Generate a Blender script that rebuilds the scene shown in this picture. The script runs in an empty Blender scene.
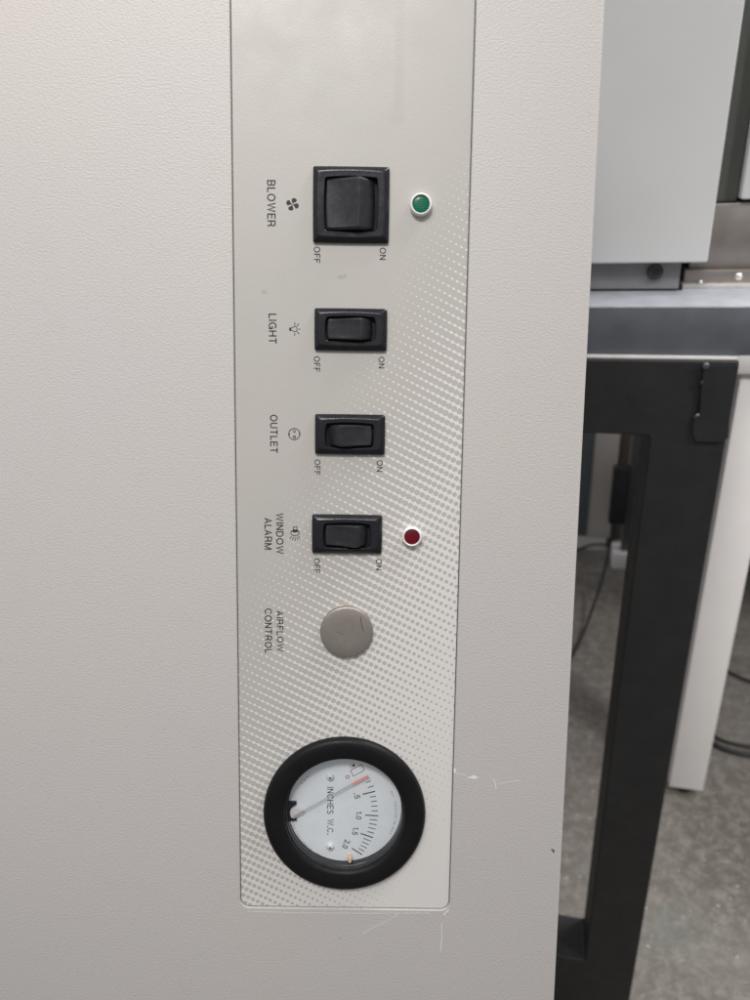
import bpy, bmesh, math, random
from mathutils import Vector, Matrix
random.seed(4)
R = math.radians
sc = bpy.context.scene
C = sc.collection

# ------------------------------------------------------------------ camera
FPX = 750.0                                   # focal length in pixels of a 750 wide frame
EYE = Vector((0, 0, 1.15))
g = Vector((80, 1513, 750)).normalized()      # gravity as the camera sees it (x right, y down, z forward)
Zc = -g
Fc = Vector((0, 0, 1)); Yc = (Fc - Fc.dot(g) * g).normalized(); Xc = Yc.cross(Zc)
M = Matrix((Xc, Yc, Zc))                      # camera space -> world
cam_d = bpy.data.cameras.new('camera'); cam = bpy.data.objects.new('camera', cam_d); C.objects.link(cam)
cx, cy, cz = M @ Vector((1, 0, 0)), M @ Vector((0, -1, 0)), M @ Vector((0, 0, -1))
m4 = Matrix((cx, cy, cz)).transposed().to_4x4(); m4.translation = EYE
cam.matrix_world = m4
cam_d.sensor_fit = 'HORIZONTAL'; cam_d.sensor_width = 36; cam_d.lens = 36
cam_d.clip_start = 0.01; cam_d.clip_end = 100
cam_d.dof.use_dof = True; cam_d.dof.focus_distance = 0.340; cam_d.dof.aperture_fstop = 15
sc.camera = cam

# ------------------------------------------------------------------ world, lamps, exposure
w = bpy.data.worlds.new('World'); sc.world = w; w.use_nodes = True
bg = w.node_tree.nodes['Background']; bg.inputs[0].default_value = (0.90, 0.95, 1.0, 1); bg.inputs[1].default_value = 0.70
_t = w.node_tree; _c = _t.nodes.new('ShaderNodeTexCoord'); _s = _t.nodes.new('ShaderNodeSeparateXYZ'); _r = _t.nodes.new('ShaderNodeValToRGB')
_m = _t.nodes.new('ShaderNodeMapRange'); _m.inputs[1].default_value = -1; _m.inputs[2].default_value = 1
_t.links.new(_c.outputs['Generated'], _s.inputs[0]); _t.links.new(_s.outputs[2], _m.inputs[0]); _t.links.new(_m.outputs[0], _r.inputs[0]); _t.links.new(_r.outputs[0], bg.inputs[0])
_r.color_ramp.elements[0].color = (.10, .095, .09, 1); _r.color_ramp.elements[0].position = .30
_r.color_ramp.elements[1].color = (.715, .725, .77, 1); _r.color_ramp.elements[1].position = .80
def area(name, loc, target, sx, sy, power, col):
    l = bpy.data.lights.new(name, 'AREA'); l.shape = 'RECTANGLE'; l.size = sx; l.size_y = sy; l.energy = power; l.color = col
    o = bpy.data.objects.new(name, l); C.objects.link(o); o.location = loc
    o.rotation_euler = (Vector(target) - Vector(loc)).to_track_quat('-Z', 'Y').to_euler(); return o
area('ceiling_lamp', (-0.5, -0.70, 2.9), (0.0, 0.5, 0.9), 1.2, 0.3, 15, (1.0, 0.97, 0.94))
area('ceiling_lamp', (1.5, 0.9, 3.0), (1.0, 1.0, 0.3), 1.2, 0.6, 55, (1.0, 0.97, 0.94))
s2 = bpy.data.lights.new('added_spot', 'SPOT'); s2.energy = 140; s2.spot_size = R(50); s2.spot_blend = .8; s2.shadow_soft_size = .15; s2.color = (1.0, .975, .95)
s3 = bpy.data.objects.new('added_spot', s2); C.objects.link(s3); s3.location = (1.35, -0.55, 2.3)  # added spot, brightens the table leg and appliance; cone misses the cabinet
s3.rotation_euler = (Vector((.85, 1.1, .75)) - s3.location).to_track_quat('-Z', 'Y').to_euler()
sl = bpy.data.lights.new('added_spot', 'SPOT'); sl.energy = 22; sl.spot_size = R(42); sl.spot_blend = 1.0; sl.shadow_soft_size = .09; sl.color = (1.0, .965, .92)
so = bpy.data.objects.new('added_spot', sl); C.objects.link(so); so.location = (-0.10, -0.30, 2.05)  # added spot, shapes the bright-to-dark falloff down the cabinet face
so.rotation_euler = (Vector((-.09, .40, 1.16)) - so.location).to_track_quat('-Z', 'Y').to_euler()
sc.view_settings.view_transform = 'Standard'; sc.view_settings.look = 'None'
sc.view_settings.exposure = 0.13; sc.view_settings.gamma = 1

# ------------------------------------------------------------------ measuring helpers
def ray(u, v): return (M @ Vector((u - 375, v - 500, FPX))).normalized()
class Frame:
    """a local frame of a real thing: photograph measurements become metres on its planes"""
    def __init__(s, o, x, y, z):
        s.o = Vector(o); m = Matrix((x, y, z)).transposed().to_4x4(); m.translation = s.o
        s.m = m; s.i = m.inverted()
    def hit(s, u, v, axis, val):
        o = s.i @ EYE; d = s.i.to_3x3() @ ray(u, v)
        return o + d * ((val - o[axis]) / d[axis])
df = M @ Vector((-75, 5470, 750)).normalized()          # down the cabinet face
rf = M @ Vector((1, 75 / 5470, 0)).normalized()         # right along the cabinet face
nf = rf.cross(-df)
FACE = Frame(EYE + (M @ Vector((0, 0, 1))) * 0.334, rf, -df, nf)
def FP(u, v, h=0.0):
    p = FACE.hit(u, v, 2, h); return Vector((p.x, p.y))
PSI = R(-14)
bx = Vector((math.cos(PSI), math.sin(PSI), 0)); by = Vector((-math.sin(PSI), math.cos(PSI), 0))
WORLD = Frame((0, 0, 0), (1, 0, 0), (0, 1, 0), (0, 0, 1))
foot = WORLD.hit(595, 1030, 2, 0)
STAND = Frame(foot, bx, by, (0, 0, 1))

# ------------------------------------------------------------------ materials
def lin(r, g_, b): return tuple((c / 255) ** 2.2 for c in (r, g_, b)) + (1,)
class N:
    def __init__(s, name):
        s.m = bpy.data.materials.new(name); s.m.use_nodes = True; s.t = s.m.node_tree; s.b = s.t.nodes['Principled BSDF']
    def n(s, typ, **kw):
        k = s.t.nodes.new(typ)
        for a, v in kw.items():
            if a.startswith('i_'): k.inputs[a[2:].replace('_', ' ')].default_value = v
            else: setattr(k, a, v)
        return k
    def l(s, a, b): s.t.links.new(a, b)
    def math(s, op, a, b=None, c=None, clamp=False):
        k = s.t.nodes.new('ShaderNodeMath'); k.operation = op; k.use_clamp = clamp
        for i, x in enumerate((a, b, c)):
            if x is None: continue
            if isinstance(x, (int, float)): k.inputs[i].default_value = x
            else: s.l(x, k.inputs[i])
        return k.outputs[0]
    def mix(s, fac, a, b):
        k = s.t.nodes.new('ShaderNodeMix'); k.data_type = 'RGBA'
        for i, x in ((0, fac), (6, a), (7, b)):
            if isinstance(x, (int, float, tuple)): k.inputs[i].default_value = x
            else: s.l(x, k.inputs[i])
        return k.outputs[2]
    def coord(s): return s.n('ShaderNodeTexCoord').outputs['Object']
    def noise(s, co, scale, detail=4, rough=.5, stretch=None):
        if stretch:
            mp = s.n('ShaderNodeMapping'); mp.inputs['Scale'].default_value = stretch; s.l(co, mp.inputs[0]); co = mp.outputs[0]
        k = s.n('ShaderNodeTexNoise'); k.inputs['Scale'].default_value = scale; k.inputs['Detail'].default_value = detail
        k.inputs['Roughness'].default_value = rough; s.l(co, k.inputs['Vector']); return k.outputs[0]
    def ramp(s, x, lo, hi, a=0., b=1.):
        k = s.t.nodes.new('ShaderNodeMapRange'); k.inputs[1].default_value = lo; k.inputs[2].default_value = hi
        k.inputs[3].default_value = a; k.inputs[4].default_value = b; s.l(x, k.inputs[0]); return k.outputs[0]
    def bump(s, h, dist, strength=1.0):
        k = s.n('ShaderNodeBump'); k.inputs['Strength'].default_value = strength; k.inputs['Distance'].default_value = dist
        s.l(h, k.inputs['Height']); s.l(k.outputs[0], s.b.inputs['Normal'])
    def set(s, col=None, rough=None, metal=None, **kw):
        if col is not None:
            if isinstance(col, tuple): s.b.inputs['Base Color'].default_value = col
            else: s.l(col, s.b.inputs['Base Color'])
        if rough is not None:
            if isinstance(rough, (int, float)): s.b.inputs['Roughness'].default_value = rough
            else: s.l(rough, s.b.inputs['Roughness'])
        if metal is not None: s.b.inputs['Metallic'].default_value = metal
        return s.m

def worn(name, col, rough=.5, metal=0., var=.10, scale=40, bump=0., bscale=300, spec=.5):
    """plain material with slight uneven wear in tone and gloss"""
    k = N(name); co = k.coord(); n1 = k.noise(co, scale, 5, .6)
    dark = tuple(c * (1 - var) for c in col[:3]) + (1,); lite = tuple(min(1, c * (1 + var)) for c in col[:3]) + (1,)
    k.set(k.mix(k.ramp(n1, .3, .7), dark, lite), k.ramp(k.noise(co, scale * 2.3, 4), .3, .7, rough - .06, min(1, rough + .06)), metal)
    k.b.inputs['Specular IOR Level'].default_value = spec
    if bump: k.bump(k.noise(co, bscale, 3, .6), bump)
    return k.m

def cabinet_paint():
    k = N('textured_beige_paint'); co = k.coord()
    big = k.noise(co, 7, 3, .5); mid = k.noise(co, 60, 4, .6)
    c = k.mix(k.ramp(big, .3, .7), (.575, .543, .508, 1), (.562, .536, .525, 1))
    c = k.mix(k.ramp(mid, .55, .8, 0, .12), c, (.47, .43, .37, 1))
    grime = k.math('MULTIPLY', k.ramp(k.noise(co, 420, 2), .60, .72, 0, .10), 1.0)
    c = k.mix(grime, c, (.36, .33, .30, 1))
    k.set(c, .50)
    a = k.noise(co, 800, 2.5, .55, (1.0, 1.5, 1.0)); b = k.noise(co, 1500, 2, .5, (1, 1.3, 1))
    h = k.math('ADD', k.math('MULTIPLY', a, .75), k.math('MULTIPLY', b, .25))
    k.bump(h, .00023, 1.0)
    return k.m

TH = math.atan2(1.12, 2.28)
dot0 = FP(255.7, 690.6)
def s_of(p): return (p.x - dot0.x) * math.cos(TH) - (p.y - dot0.y) * math.sin(TH)
s_on = s_of(FP(430, 188))                       # grey dots still overlap completely here
s_end = s_of(FP(488, 786))                      # and have shrunk to nothing here
def overlay_material():
    """printed plastic overlay: halftone dots that grow, join and turn inside out"""
    k = N('printed_halftone_overlay'); co = k.coord()
    sep = k.n('ShaderNodeSeparateXYZ'); k.l(co, sep.inputs[0]); x, y = sep.outputs[0], sep.outputs[1]
    dx = k.math('SUBTRACT', x, dot0.x); dy = k.math('SUBTRACT', y, dot0.y)
    s = k.math('SUBTRACT', k.math('MULTIPLY', dx, math.cos(TH)), k.math('MULTIPLY', dy, math.sin(TH)))
    t = k.math('SUBTRACT', k.math('MULTIPLY', dx, -math.sin(TH)), k.math('MULTIPLY', dy, math.cos(TH)))
    uu = k.math('MULTIPLY', k.math('SUBTRACT', k.math('FRACT', k.math('DIVIDE', s, .00254)), .5), .00254)
    vv = k.math('MULTIPLY', k.math('SUBTRACT', k.math('FRACT', k.math('DIVIDE', t, .00335)), .5), .00335)
    dd = k.math('SQRT', k.math('ADD', k.math('MULTIPLY', uu, uu), k.math('MULTIPLY', vv, vv)))
    rad = k.ramp(s, s_on, s_end, .00206, 0.0)
    light = k.ramp(k.math('SUBTRACT', dd, rad), -.00010, .00010)
    n1 = k.noise(co, 18, 3, .5)
    base = k.mix(k.ramp(n1, .35, .65), (.478, .468, .434, 1), (.502, .472, .440, 1))
    lite = (.76, .735, .70, 1)
    c = k.mix(light, base, lite)
    # old drip that ran down the upper right and rubbed smudges
    a = FP(400, -10); b = FP(397, 118)
    band = k.ramp(k.math('ABSOLUTE', k.math('SUBTRACT', x, k.math('ADD', (a.x + b.x) / 2, k.math('MULTIPLY', k.noise(co, 45, 2), .0006)))), .0006, .0030, 1, 0)
    band = k.math('MULTIPLY', band, k.ramp(y, b.y - .001, b.y + .004))
    spot = k.ramp(k.math('SQRT', k.math('ADD', k.math('POWER', k.math('SUBTRACT', x, b.x), 2), k.math('POWER', k.math('SUBTRACT', y, b.y), 2))), .0015, .0045, 1, 0)
    st = k.math('MULTIPLY', k.math('MAXIMUM', band, spot), .16)
    c = k.mix(st, c, (.34, .31, .27, 1))
    sm = k.math('MULTIPLY', k.ramp(k.noise(co, 38, 5, .65), .60, .78), .16)
    c = k.mix(sm, c, (.38, .35, .30, 1))
    for (u, v, r, f) in ((341, 277, 7, .75), (345, 275.5, 5, .6), (264, 292, 6, .55), (262, 290.5, 4, .4), (437, 716, 4, .15), (444, 820, 5, .14)):
        p = FP(u, v)
        q = k.math('SQRT', k.math('ADD', k.math('POWER', k.math('SUBTRACT', x, p.x), 2), k.math('POWER', k.math('MULTIPLY', k.math('SUBTRACT', y, p.y), 1.8), 2)))
        q = k.math('ADD', q, k.math('MULTIPLY', k.noise(co, 900, 2), .0015))
        c = k.mix(k.ramp(q, .0006, r * .00043, f, 0), c, (.28, .26, .24, 1))
    k.set(c, k.ramp(k.noise(co, 60, 4), .3, .7, .38, .50))
    k.bump(k.noise(co, 1400, 2), .00004)
    return k.m

def floor_material():
    k = N('worn_polished_concrete'); co = k.coord()
    a = k.noise(co, 4, 6, .65); b = k.noise(co, 22, 6, .7); d = k.noise(co, 130, 4, .7)
    c = k.mix(k.ramp(a, .35, .65), (.108, .095, .080, 1), (.165, .149, .129, 1))
    c = k.mix(k.ramp(k.noise(co, 48, 7, .75), .45, .62, 0, .6), c, (.27, .253, .23, 1))
    c = k.mix(k.ramp(d, .55, .75, 0, .45), c, (.11, .10, .09, 1))
    sep = k.n('ShaderNodeSeparateXYZ'); k.l(co, sep.inputs[0])
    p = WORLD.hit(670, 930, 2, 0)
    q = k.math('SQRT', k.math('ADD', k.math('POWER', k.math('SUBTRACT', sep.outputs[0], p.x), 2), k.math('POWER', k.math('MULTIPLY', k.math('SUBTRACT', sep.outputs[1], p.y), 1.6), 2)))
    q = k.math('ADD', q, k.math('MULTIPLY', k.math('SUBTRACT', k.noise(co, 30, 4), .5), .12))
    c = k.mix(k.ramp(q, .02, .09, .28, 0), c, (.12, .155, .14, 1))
    sc1 = k.noise(co, 60, 3, .5, (1.0, 5.0, 1)); c = k.mix(k.ramp(sc1, .64, .72, 0, .6), c, (.42, .40, .37, 1))
    sc2 = k.noise(co, 95, 2, .5); c = k.mix(k.ramp(sc2, .67, .73, 0, .7), c, (.50, .48, .45, 1))
    k.set(c, k.ramp(b, .3, .7, .35, .6)); k.bump(d, .0008)
    return k.m

PAINT = cabinet_paint(); OVERLAY = overlay_material(); FLOOR = floor_material()
GAP = worn('dark_gap_shade_grime', (.12, .105, .09, 1), .8)
INK = worn('dark_grey_ink', (.02, .02, .02, 1), .6, var=.25, scale=900)
BLACKP = worn('black_moulded_plastic', (.0085, .0085, .012, 1), .27, var=.25, scale=120, bump=.00003, bscale=2500)
ROCKER = worn('black_satin_plastic', (.020, .020, .0235, 1), .36, var=.30, scale=220, bump=.00004, bscale=1800)
CAVITY = worn('black_cavity', (.004, .004, .004, 1), .8)
BEZELR = worn('black_matte_ring', (.0065, .0065, .007, 1), .46, var=.2, scale=90, bump=.00004, bscale=1500, spec=.25)
WALLR = worn('black_gloss_ring_wall', (.018, .020, .023, 1), .25, var=.2, scale=90)
WHITEP = worn('white_plastic', (.86, .86, .85, 1), .3, var=.04, scale=300)
DIAL = worn('pale_dial_face', (.76, .80, .82, 1), .45, var=.035, scale=120)
DIALINK = worn('dial_ink', (.04, .045, .055, 1), .6, var=.2, scale=1500)
TINYINK = worn('pale_dial_ink', (.09, .10, .11, 1), .6, var=.2, scale=1500)
PURPLE = worn('purple_ink', (.10, .06, .12, 1), .6)
RED = worn('red_needle_paint', (.85, .30, .24, 1), .5, var=.08, scale=600)
NEEDLE = worn('grey_needle', (.36, .38, .40, 1), .4)
TAN = worn('tan_pin', (.72, .55, .36, 1), .6, var=.1, scale=800)
BRASSY = worn('brown_stain', (.62, .56, .47, 1), .6, var=.1, scale=800)
HUB = worn('clear_hub_plastic', (.66, .61, .62, 1), .25)
SCREWW = worn('white_screw', (.66, .70, .72, 1), .35, var=.05)
NICKEL = worn('satin_nickel', (.355, .318, .285, 1), .48, metal=.7, var=.05, scale=500, bump=.00003, bscale=1500)
SCRATCH = worn('white_scratch', (.82, .81, .79, 1), .6, var=.1, scale=800)
CHIP = worn('dark_chip', (.04, .035, .03, 1), .7)
SCUFF_SHADE = worn('dark_scuff_shadow', (.06, .055, .05, 1), .6)
FRAMEM = worn('black_powder_coat', (.0165, .0165, .017, 1), .55, var=.22, scale=30, bump=.00025, bscale=260)
SLABM = worn('slate_resin_top', (.098, .108, .122, 1), .45, var=.16, scale=35, bump=.0001, bscale=400)
SHEETM = worn('pale_blue_grey_laminate', (.36, .38, .415, 1), .45, var=.12, scale=60)
BRIGHT2 = worn('lit_line_white', (.70, .68, .66, 1), .45, var=.1, scale=60)
GREYW = worn('light_grey_enamel', (.68, .685, .68, 1), .4, var=.03, scale=9)
RECESSM = worn('mid_grey_plate', (.22, .22, .225, 1), .5, var=.12)
STEEL = worn('brushed_stainless', (.36, .325, .30, 1), .38, metal=.8, var=.16, scale=18)
DKGREEN = worn('dark_green_grey_enamel', (.085, .09, .078, 1), .5, var=.15, scale=12)
BRIGHT = worn('bright_zinc', (.75, .73, .70, 1), .3, metal=.6)
DKBOLT = worn('dark_bolt', (.05, .05, .05, 1), .4, metal=.5)
WHITEL = worn('white_laminate', (.80, .775, .75, 1), .5, var=.03, scale=14)
BEIGEW = worn('warm_grey_laminate', (.55, .52, .485, 1), .5, var=.06, scale=6)
CABLE = worn('black_cable', (.012, .012, .013, 1), .5)
WALLM = worn('grey_wall_paint', (.42, .42, .41, 1), .7, var=.05, scale=3)

def lens_mat(name, col, dark):
    k = N(name); co = k.coord()
    sep = k.n('ShaderNodeSeparateXYZ'); k.l(co, sep.inputs[0])
    a = k.math('SINE', k.math('MULTIPLY', k.math('ADD', sep.outputs[0], sep.outputs[1]), 2 * math.pi / .0014))
    b = k.math('SINE', k.math('MULTIPLY', k.math('SUBTRACT', sep.outputs[0], sep.outputs[1]), 2 * math.pi / .0014))
    h = k.math('MULTIPLY', a, b)
    k.set(k.mix(k.ramp(h, -.5, .5), dark, col), .35); k.b.inputs['Specular IOR Level'].default_value = .3
    k.b.inputs['Coat Weight'].default_value = .15
    return k.m
GREEN = lens_mat('green_faceted_lens', (.003, .20, .105, 1), (.001, .055, .032, 1))
REDL = lens_mat('red_faceted_lens', (.19, .001, .011, 1), (.09, .0, .006, 1))
def glass():
    k = N('clear_cover'); t = k.t; t.nodes.remove(k.b)
    tr = t.nodes.new('ShaderNodeBsdfTransparent'); gl = t.nodes.new('ShaderNodeBsdfGlossy'); gl.inputs['Roughness'].default_value = .12
    gl.inputs['Color'].default_value = (1, 1, 1, 1); tr.inputs['Color'].default_value = (1, 1, 1, 1)
    fr = t.nodes.new('ShaderNodeFresnel'); fr.inputs[0].default_value = 1.45; ge = t.nodes.new('ShaderNodeNewGeometry'); fo = k.math('MULTIPLY', fr.outputs[0], k.math('SUBTRACT', 1.0, ge.outputs['Backfacing']))
    mx = t.nodes.new('ShaderNodeMixShader'); k.l(fo, mx.inputs[0]); k.l(tr.outputs[0], mx.inputs[1]); k.l(gl.outputs[0], mx.inputs[2])
    k.l(mx.outputs[0], t.nodes['Material Output'].inputs[0]); return k.m
GLASS = glass()

# ------------------------------------------------------------------ building helpers
def link(name, me, mat, parent=None, angle=35):
    o = bpy.data.objects.new(name, me); C.objects.link(o); me.materials.append(mat)
    if angle is not None:
        for p in me.polygons: p.use_smooth = True
        me.set_sharp_from_angle(angle=R(angle))
    o.parent = parent
    return o
def mesh(name, vs, fs, mat, parent=None, angle=35, recalc=True):
    me = bpy.data.meshes.new(name); me.from_pydata([tuple(v) for v in vs], [], fs)
    if recalc:
        b = bmesh.new(); b.from_mesh(me); bmesh.ops.recalc_face_normals(b, faces=b.faces); b.to_mesh(me); b.free()
    me.update(); return link(name, me, mat, parent, angle)
def box(name, x0, x1, y0, y1, z0, z1, mat, parent=None, bev=.001, seg=2):
    b = bmesh.new(); bmesh.ops.create_cube(b, size=1)
    for v in b.verts: v.co = Vector(((x0 + x1) / 2 + v.co.x * (x1 - x0), (y0 + y1) / 2 + v.co.y * (y1 - y0), (z0 + z1) / 2 + v.co.z * (z1 - z0)))
    if bev: bmesh.ops.bevel(b, geom=b.edges[:], offset=bev, segments=seg, affect='EDGES', profile=.5)
    me = bpy.data.meshes.new(name); b.to_mesh(me); b.free(); return link(name, me, mat, parent)
def empty(name, fr, label, cat, group=None):
    o = bpy.data.objects.new(name, None); C.objects.link(o); o.matrix_world = fr.m; o['label'] = label; o['category'] = cat
    o.empty_display_size = .05
    if group: o['group'] = group
    return o
def lathe(name, c, prof, mat, parent, n=96, angle=35, cap=True):
    """rings of (radius, height) about a normal axis at c"""
    vs = []; fs = []
    for r, z in prof:
        for i in range(n):
            a = 2 * math.pi * i / n; vs.append((c[0] + r * math.cos(a), c[1] + r * math.sin(a), z))
    for k in range(len(prof) - 1):
        for i in range(n):
            j = (i + 1) % n; fs.append((k * n + i, k * n + j, (k + 1) * n + j, (k + 1) * n + i))
    if cap: fs.append(tuple((len(prof) - 1) * n + i for i in range(n)))
    return mesh(name, vs, fs, mat, parent, angle)
def rrect(x0, x1, y0, y1, r, n=6, bow=0., side=8):
    """closed rounded rectangle; sides bulge outwards by bow"""
    pts = []
    def edge(a, b, nrm):
        for i in range(side):
            t = i / side; k = 4 * t * (1 - t) * bow
            pts.append((a[0] + (b[0] - a[0]) * t + nrm[0] * k, a[1] + (b[1] - a[1]) * t + nrm[1] * k))
    def arc(cx_, cy_, a0):
        for i in range(n):
            a = a0 + math.pi / 2 * i / n; pts.append((cx_ + r * math.cos(a), cy_ + r * math.sin(a)))
    arc(x1 - r, y0 + r, -math.pi / 2); edge((x1, y0 + r), (x1, y1 - r), (1, 0))
    arc(x1 - r, y1 - r, 0); edge((x1 - r, y1), (x0 + r, y1), (0, 1))
    arc(x0 + r, y1 - r, math.pi / 2); edge((x0, y1 - r), (x0, y0 + r), (-1, 0))
    arc(x0 + r, y0 + r, math.pi); edge((x0 + r, y0), (x1 - r, y0), (0, -1))
    return pts
def loft(name, loops, mat, parent, cap=True, angle=35, start_cap=False):
    n = len(loops[0]); vs = [p for l in loops for p in l]; fs = []
    for k in range(len(loops) - 1):
        for i in range(n):
            j = (i + 1) % n; fs.append((k * n + i, k * n + j, (k + 1) * n + j, (k + 1) * n + i))
    if cap: fs.append(tuple((len(loops) - 1) * n + i for i in range(n)))
    if start_cap: fs.append(tuple(range(n)))
    return mesh(name, vs, fs, mat, parent, angle)
def at(l, z): return [(x, y, z) for x, y in l]
def sheet_with_hole(name, outer_loops, inner_loops, mat, parent, back=True, angle=35):
    """outer_loops[0]/inner_loops[0] are coplanar rims of the front sheet; the rest continue the outer and inner edges"""
    b = bmesh.new()
    def ring(l): return [b.verts.new(p) for p in l]
    O = [ring(l) for l in outer_loops]; I = [ring(l) for l in inner_loops]
    es = []
    for rr in (O[0], I[0]):
        for i in range(len(rr)): es.append(b.edges.new((rr[i], rr[(i + 1) % len(rr)])))
    bmesh.ops.triangle_fill(b, use_beauty=True, use_dissolve=False, edges=es)
    for L in (O, I):
        for k in range(len(L) - 1):
            n = len(L[k])
            for i in range(n):
                j = (i + 1) % n; b.faces.new((L[k][i], L[k][j], L[k + 1][j], L[k + 1][i]))
    if back: b.faces.new(O[-1])
    bmesh.ops.recalc_face_normals(b, faces=b.faces)
    me = bpy.data.meshes.new(name); b.to_mesh(me); b.free(); return link(name, me, mat, parent, angle)
def flat(name, polys, mat, parent, z):
    vs = []; fs = []
    for p in polys:
        k = len(vs); vs += [(x, y, z) for x, y in p]; fs.append(tuple(range(k, len(vs))))
    return mesh(name, vs, fs, mat, parent, None, recalc=False)
def stroke(pts, wd, closed=False):
    """ribbon quads along a 2-D polyline, mitred"""
    P = [Vector(p) for p in pts]; n = len(P); L = []; Rr = []
    for i in range(n):
        a = P[i - 1] if (i or closed) else None; c = P[(i + 1) % n] if (i < n - 1 or closed) else None
        d1 = (P[i] - a).normalized() if a is not None else None; d2 = (c - P[i]).normalized() if c is not None else None
        d = d1 if d2 is None else d2 if d1 is None else (d1 + d2)
        d = d.normalized() if d.length > 1e-9 else d2
        nn = Vector((-d.y, d.x)); k = 1.0
        if d1 is not None: k = 1 / max(.5, abs(nn.dot(Vector((-d1.y, d1.x)))))
        L.append(P[i] + nn * wd / 2 * k); Rr.append(P[i] - nn * wd / 2 * k)
    q = []
    for i in range(n if closed else n - 1):
        j = (i + 1) % n; q.append([tuple(Rr[i]), tuple(Rr[j]), tuple(L[j]), tuple(L[i])])
    return q
def circ(c, r, n=24, a0=0): return [(c[0] + r * math.cos(a0 + 2 * math.pi * i / n), c[1] + r * math.sin(a0 + 2 * math.pi * i / n)) for i in range(n)]
def text(name, body, mat, parent, z, origin, run, rise, length=None, cap=None, space=1.0, thin=0.0):
    """flat lettering: run/rise unit vectors of reading and cap direction; scaled to length and cap height"""
    cu = bpy.data.curves.new(name, 'FONT'); cu.body = body; cu.size = 1; cu.space_character = space; cu.offset = thin; cu.resolution_u = 5
    tmp = bpy.data.objects.new('tmp', cu); C.objects.link(tmp); bpy.context.view_layer.update()
    me = bpy.data.meshes.new_from_object(tmp); bpy.data.objects.remove(tmp); bpy.data.curves.remove(cu)
    xs = [v.co.x for v in me.vertices]; ys = [v.co.y for v in me.vertices]
    x0, x1, y0, y1 = min(xs), max(xs), min(ys), max(ys)
    sy = cap / .73; sx = length / (x1 - x0) if length else sy
    run = Vector(run); rise = Vector(rise); o = Vector(origin)
    for v in me.vertices:
        p = o + run * ((v.co.x - x0) * sx) + rise * (v.co.y * sy); v.co = (p.x, p.y, z)
    me.name = name; ob = link(name, me, mat, parent, None); return ob
def arc(cx_, cy_, rx, ry, a0, a1, n=14): return [(cx_ + rx * math.cos(R(a0 + (a1 - a0) * i / n)), cy_ + ry * math.sin(R(a0 + (a1 - a0) * i / n))) for i in range(n + 1)]
h_ = .055                                      # half the stroke weight, cap height 1
T_, B_0, Md = 1 - h_, h_, .52
GL = {
 'A': (.66, [[(h_, 0), (.33, 1 - h_), (.66 - h_, 0)], [(.16, .32), (.50, .32)]]),
 'B': (.60, [[(h_, 0), (h_, 1)], [(h_, T_), (.33, T_)] + arc(.33, (T_ + Md) / 2, .19, (T_ - Md) / 2, 90, -90)[1:] + [(h_, Md)], [(.33, Md)] + arc(.34, (Md + B_0) / 2, .205, (Md - B_0) / 2, 90, -90)[1:] + [(h_, B_0)]]),
 'C': (.68, [arc(.36, .5, .31, .5 - h_, 35, 325, 26)]),
 'D': (.66, [[(h_, 0), (h_, 1)], [(h_, T_), (.28, T_)] + arc(.28, .5, .325, .5 - h_, 90, -90, 18)[1:] + [(h_, B_0)]]),
 'E': (.55, [[(h_, 0), (h_, 1)], [(h_, T_), (.54, T_)], [(h_, Md), (.50, Md)], [(h_, B_0), (.55, B_0)]]),
 'F': (.52, [[(h_, 0), (h_, 1)], [(h_, T_), (.52, T_)], [(h_, Md), (.46, Md)]]),
 'G': (.72, [arc(.37, .5, .32, .5 - h_, 38, 335, 26), [(.40, .46), (.66, .46), (.66, 0)]]),
 'H': (.62, [[(h_, 0), (h_, 1)], [(.62 - h_, 0), (.62 - h_, 1)], [(h_, Md), (.62 - h_, Md)]]),
 'I': (.11, [[(h_, 0), (h_, 1)]]),
 'L': (.48, [[(h_, 0), (h_, 1)], [(h_, B_0), (.48, B_0)]]),
 'M': (.74, [[(h_, 0), (h_, 1)], [(.74 - h_, 0), (.74 - h_, 1)], [(h_, .97), (.37, .06), (.74 - h_, .97)]]),
 'N': (.62, [[(h_, 0), (h_, 1)], [(.62 - h_, 0), (.62 - h_, 1)], [(h_, .95), (.62 - h_, .05)]]),
 'O': (.76, [arc(.38, .5, .38 - h_, .5 - h_, 0, 360, 32)]),
 'R': (.62, [[(h_, 0), (h_, 1)], [(h_, T_), (.36, T_)] + arc(.36, (T_ + .46) / 2, .19, (T_ - .46) / 2, 90, -90)[1:] + [(h_, .46)], [(.36, .46), (.51, .38), (.56, 0)]]),
 'S': (.58, [arc(.29, .74, .22, .26 - h_, 20, 230, 14) + arc(.29, .27, .235, .27 - h_, 65, -160, 16)]),
 'T': (.60, [[(.30, 0), (.30, 1)], [(0, T_), (.60, T_)]]),
 'U': (.62, [[(h_, 1), (h_, .32)] + arc(.31, .32, .31 - h_, .32 - h_, 180, 360, 14)[1:] + [(.62 - h_, 1)]]),
 'W': (.96, [[(h_, 1), (.26, .06), (.48, .94), (.70, .06), (.96 - h_, 1)]]),
 '0': (.54, [arc(.27, .5, .27 - h_, .5 - h_, 0, 360, 28)]),
 '1': (.30, [[(.24, 0), (.24, 1)], [(.24, .80), (.04, .76)]]),
 '2': (.54, [arc(.27, .71, .21, .29 - h_, 165, -35, 14) + [(h_, B_0)], [(0, B_0), (.54, B_0)]]),
 '5': (.54, [[(.50, T_), (.13, T_), (.08, .50)] + arc(.26, .33, .225, .33 - h_, 140, -155, 18)]),
 '.': (.18, [[(.05, 0), (.05, .19)], [(.13, 0), (.13, .19)]]), ' ': (.30, [])}
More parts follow.
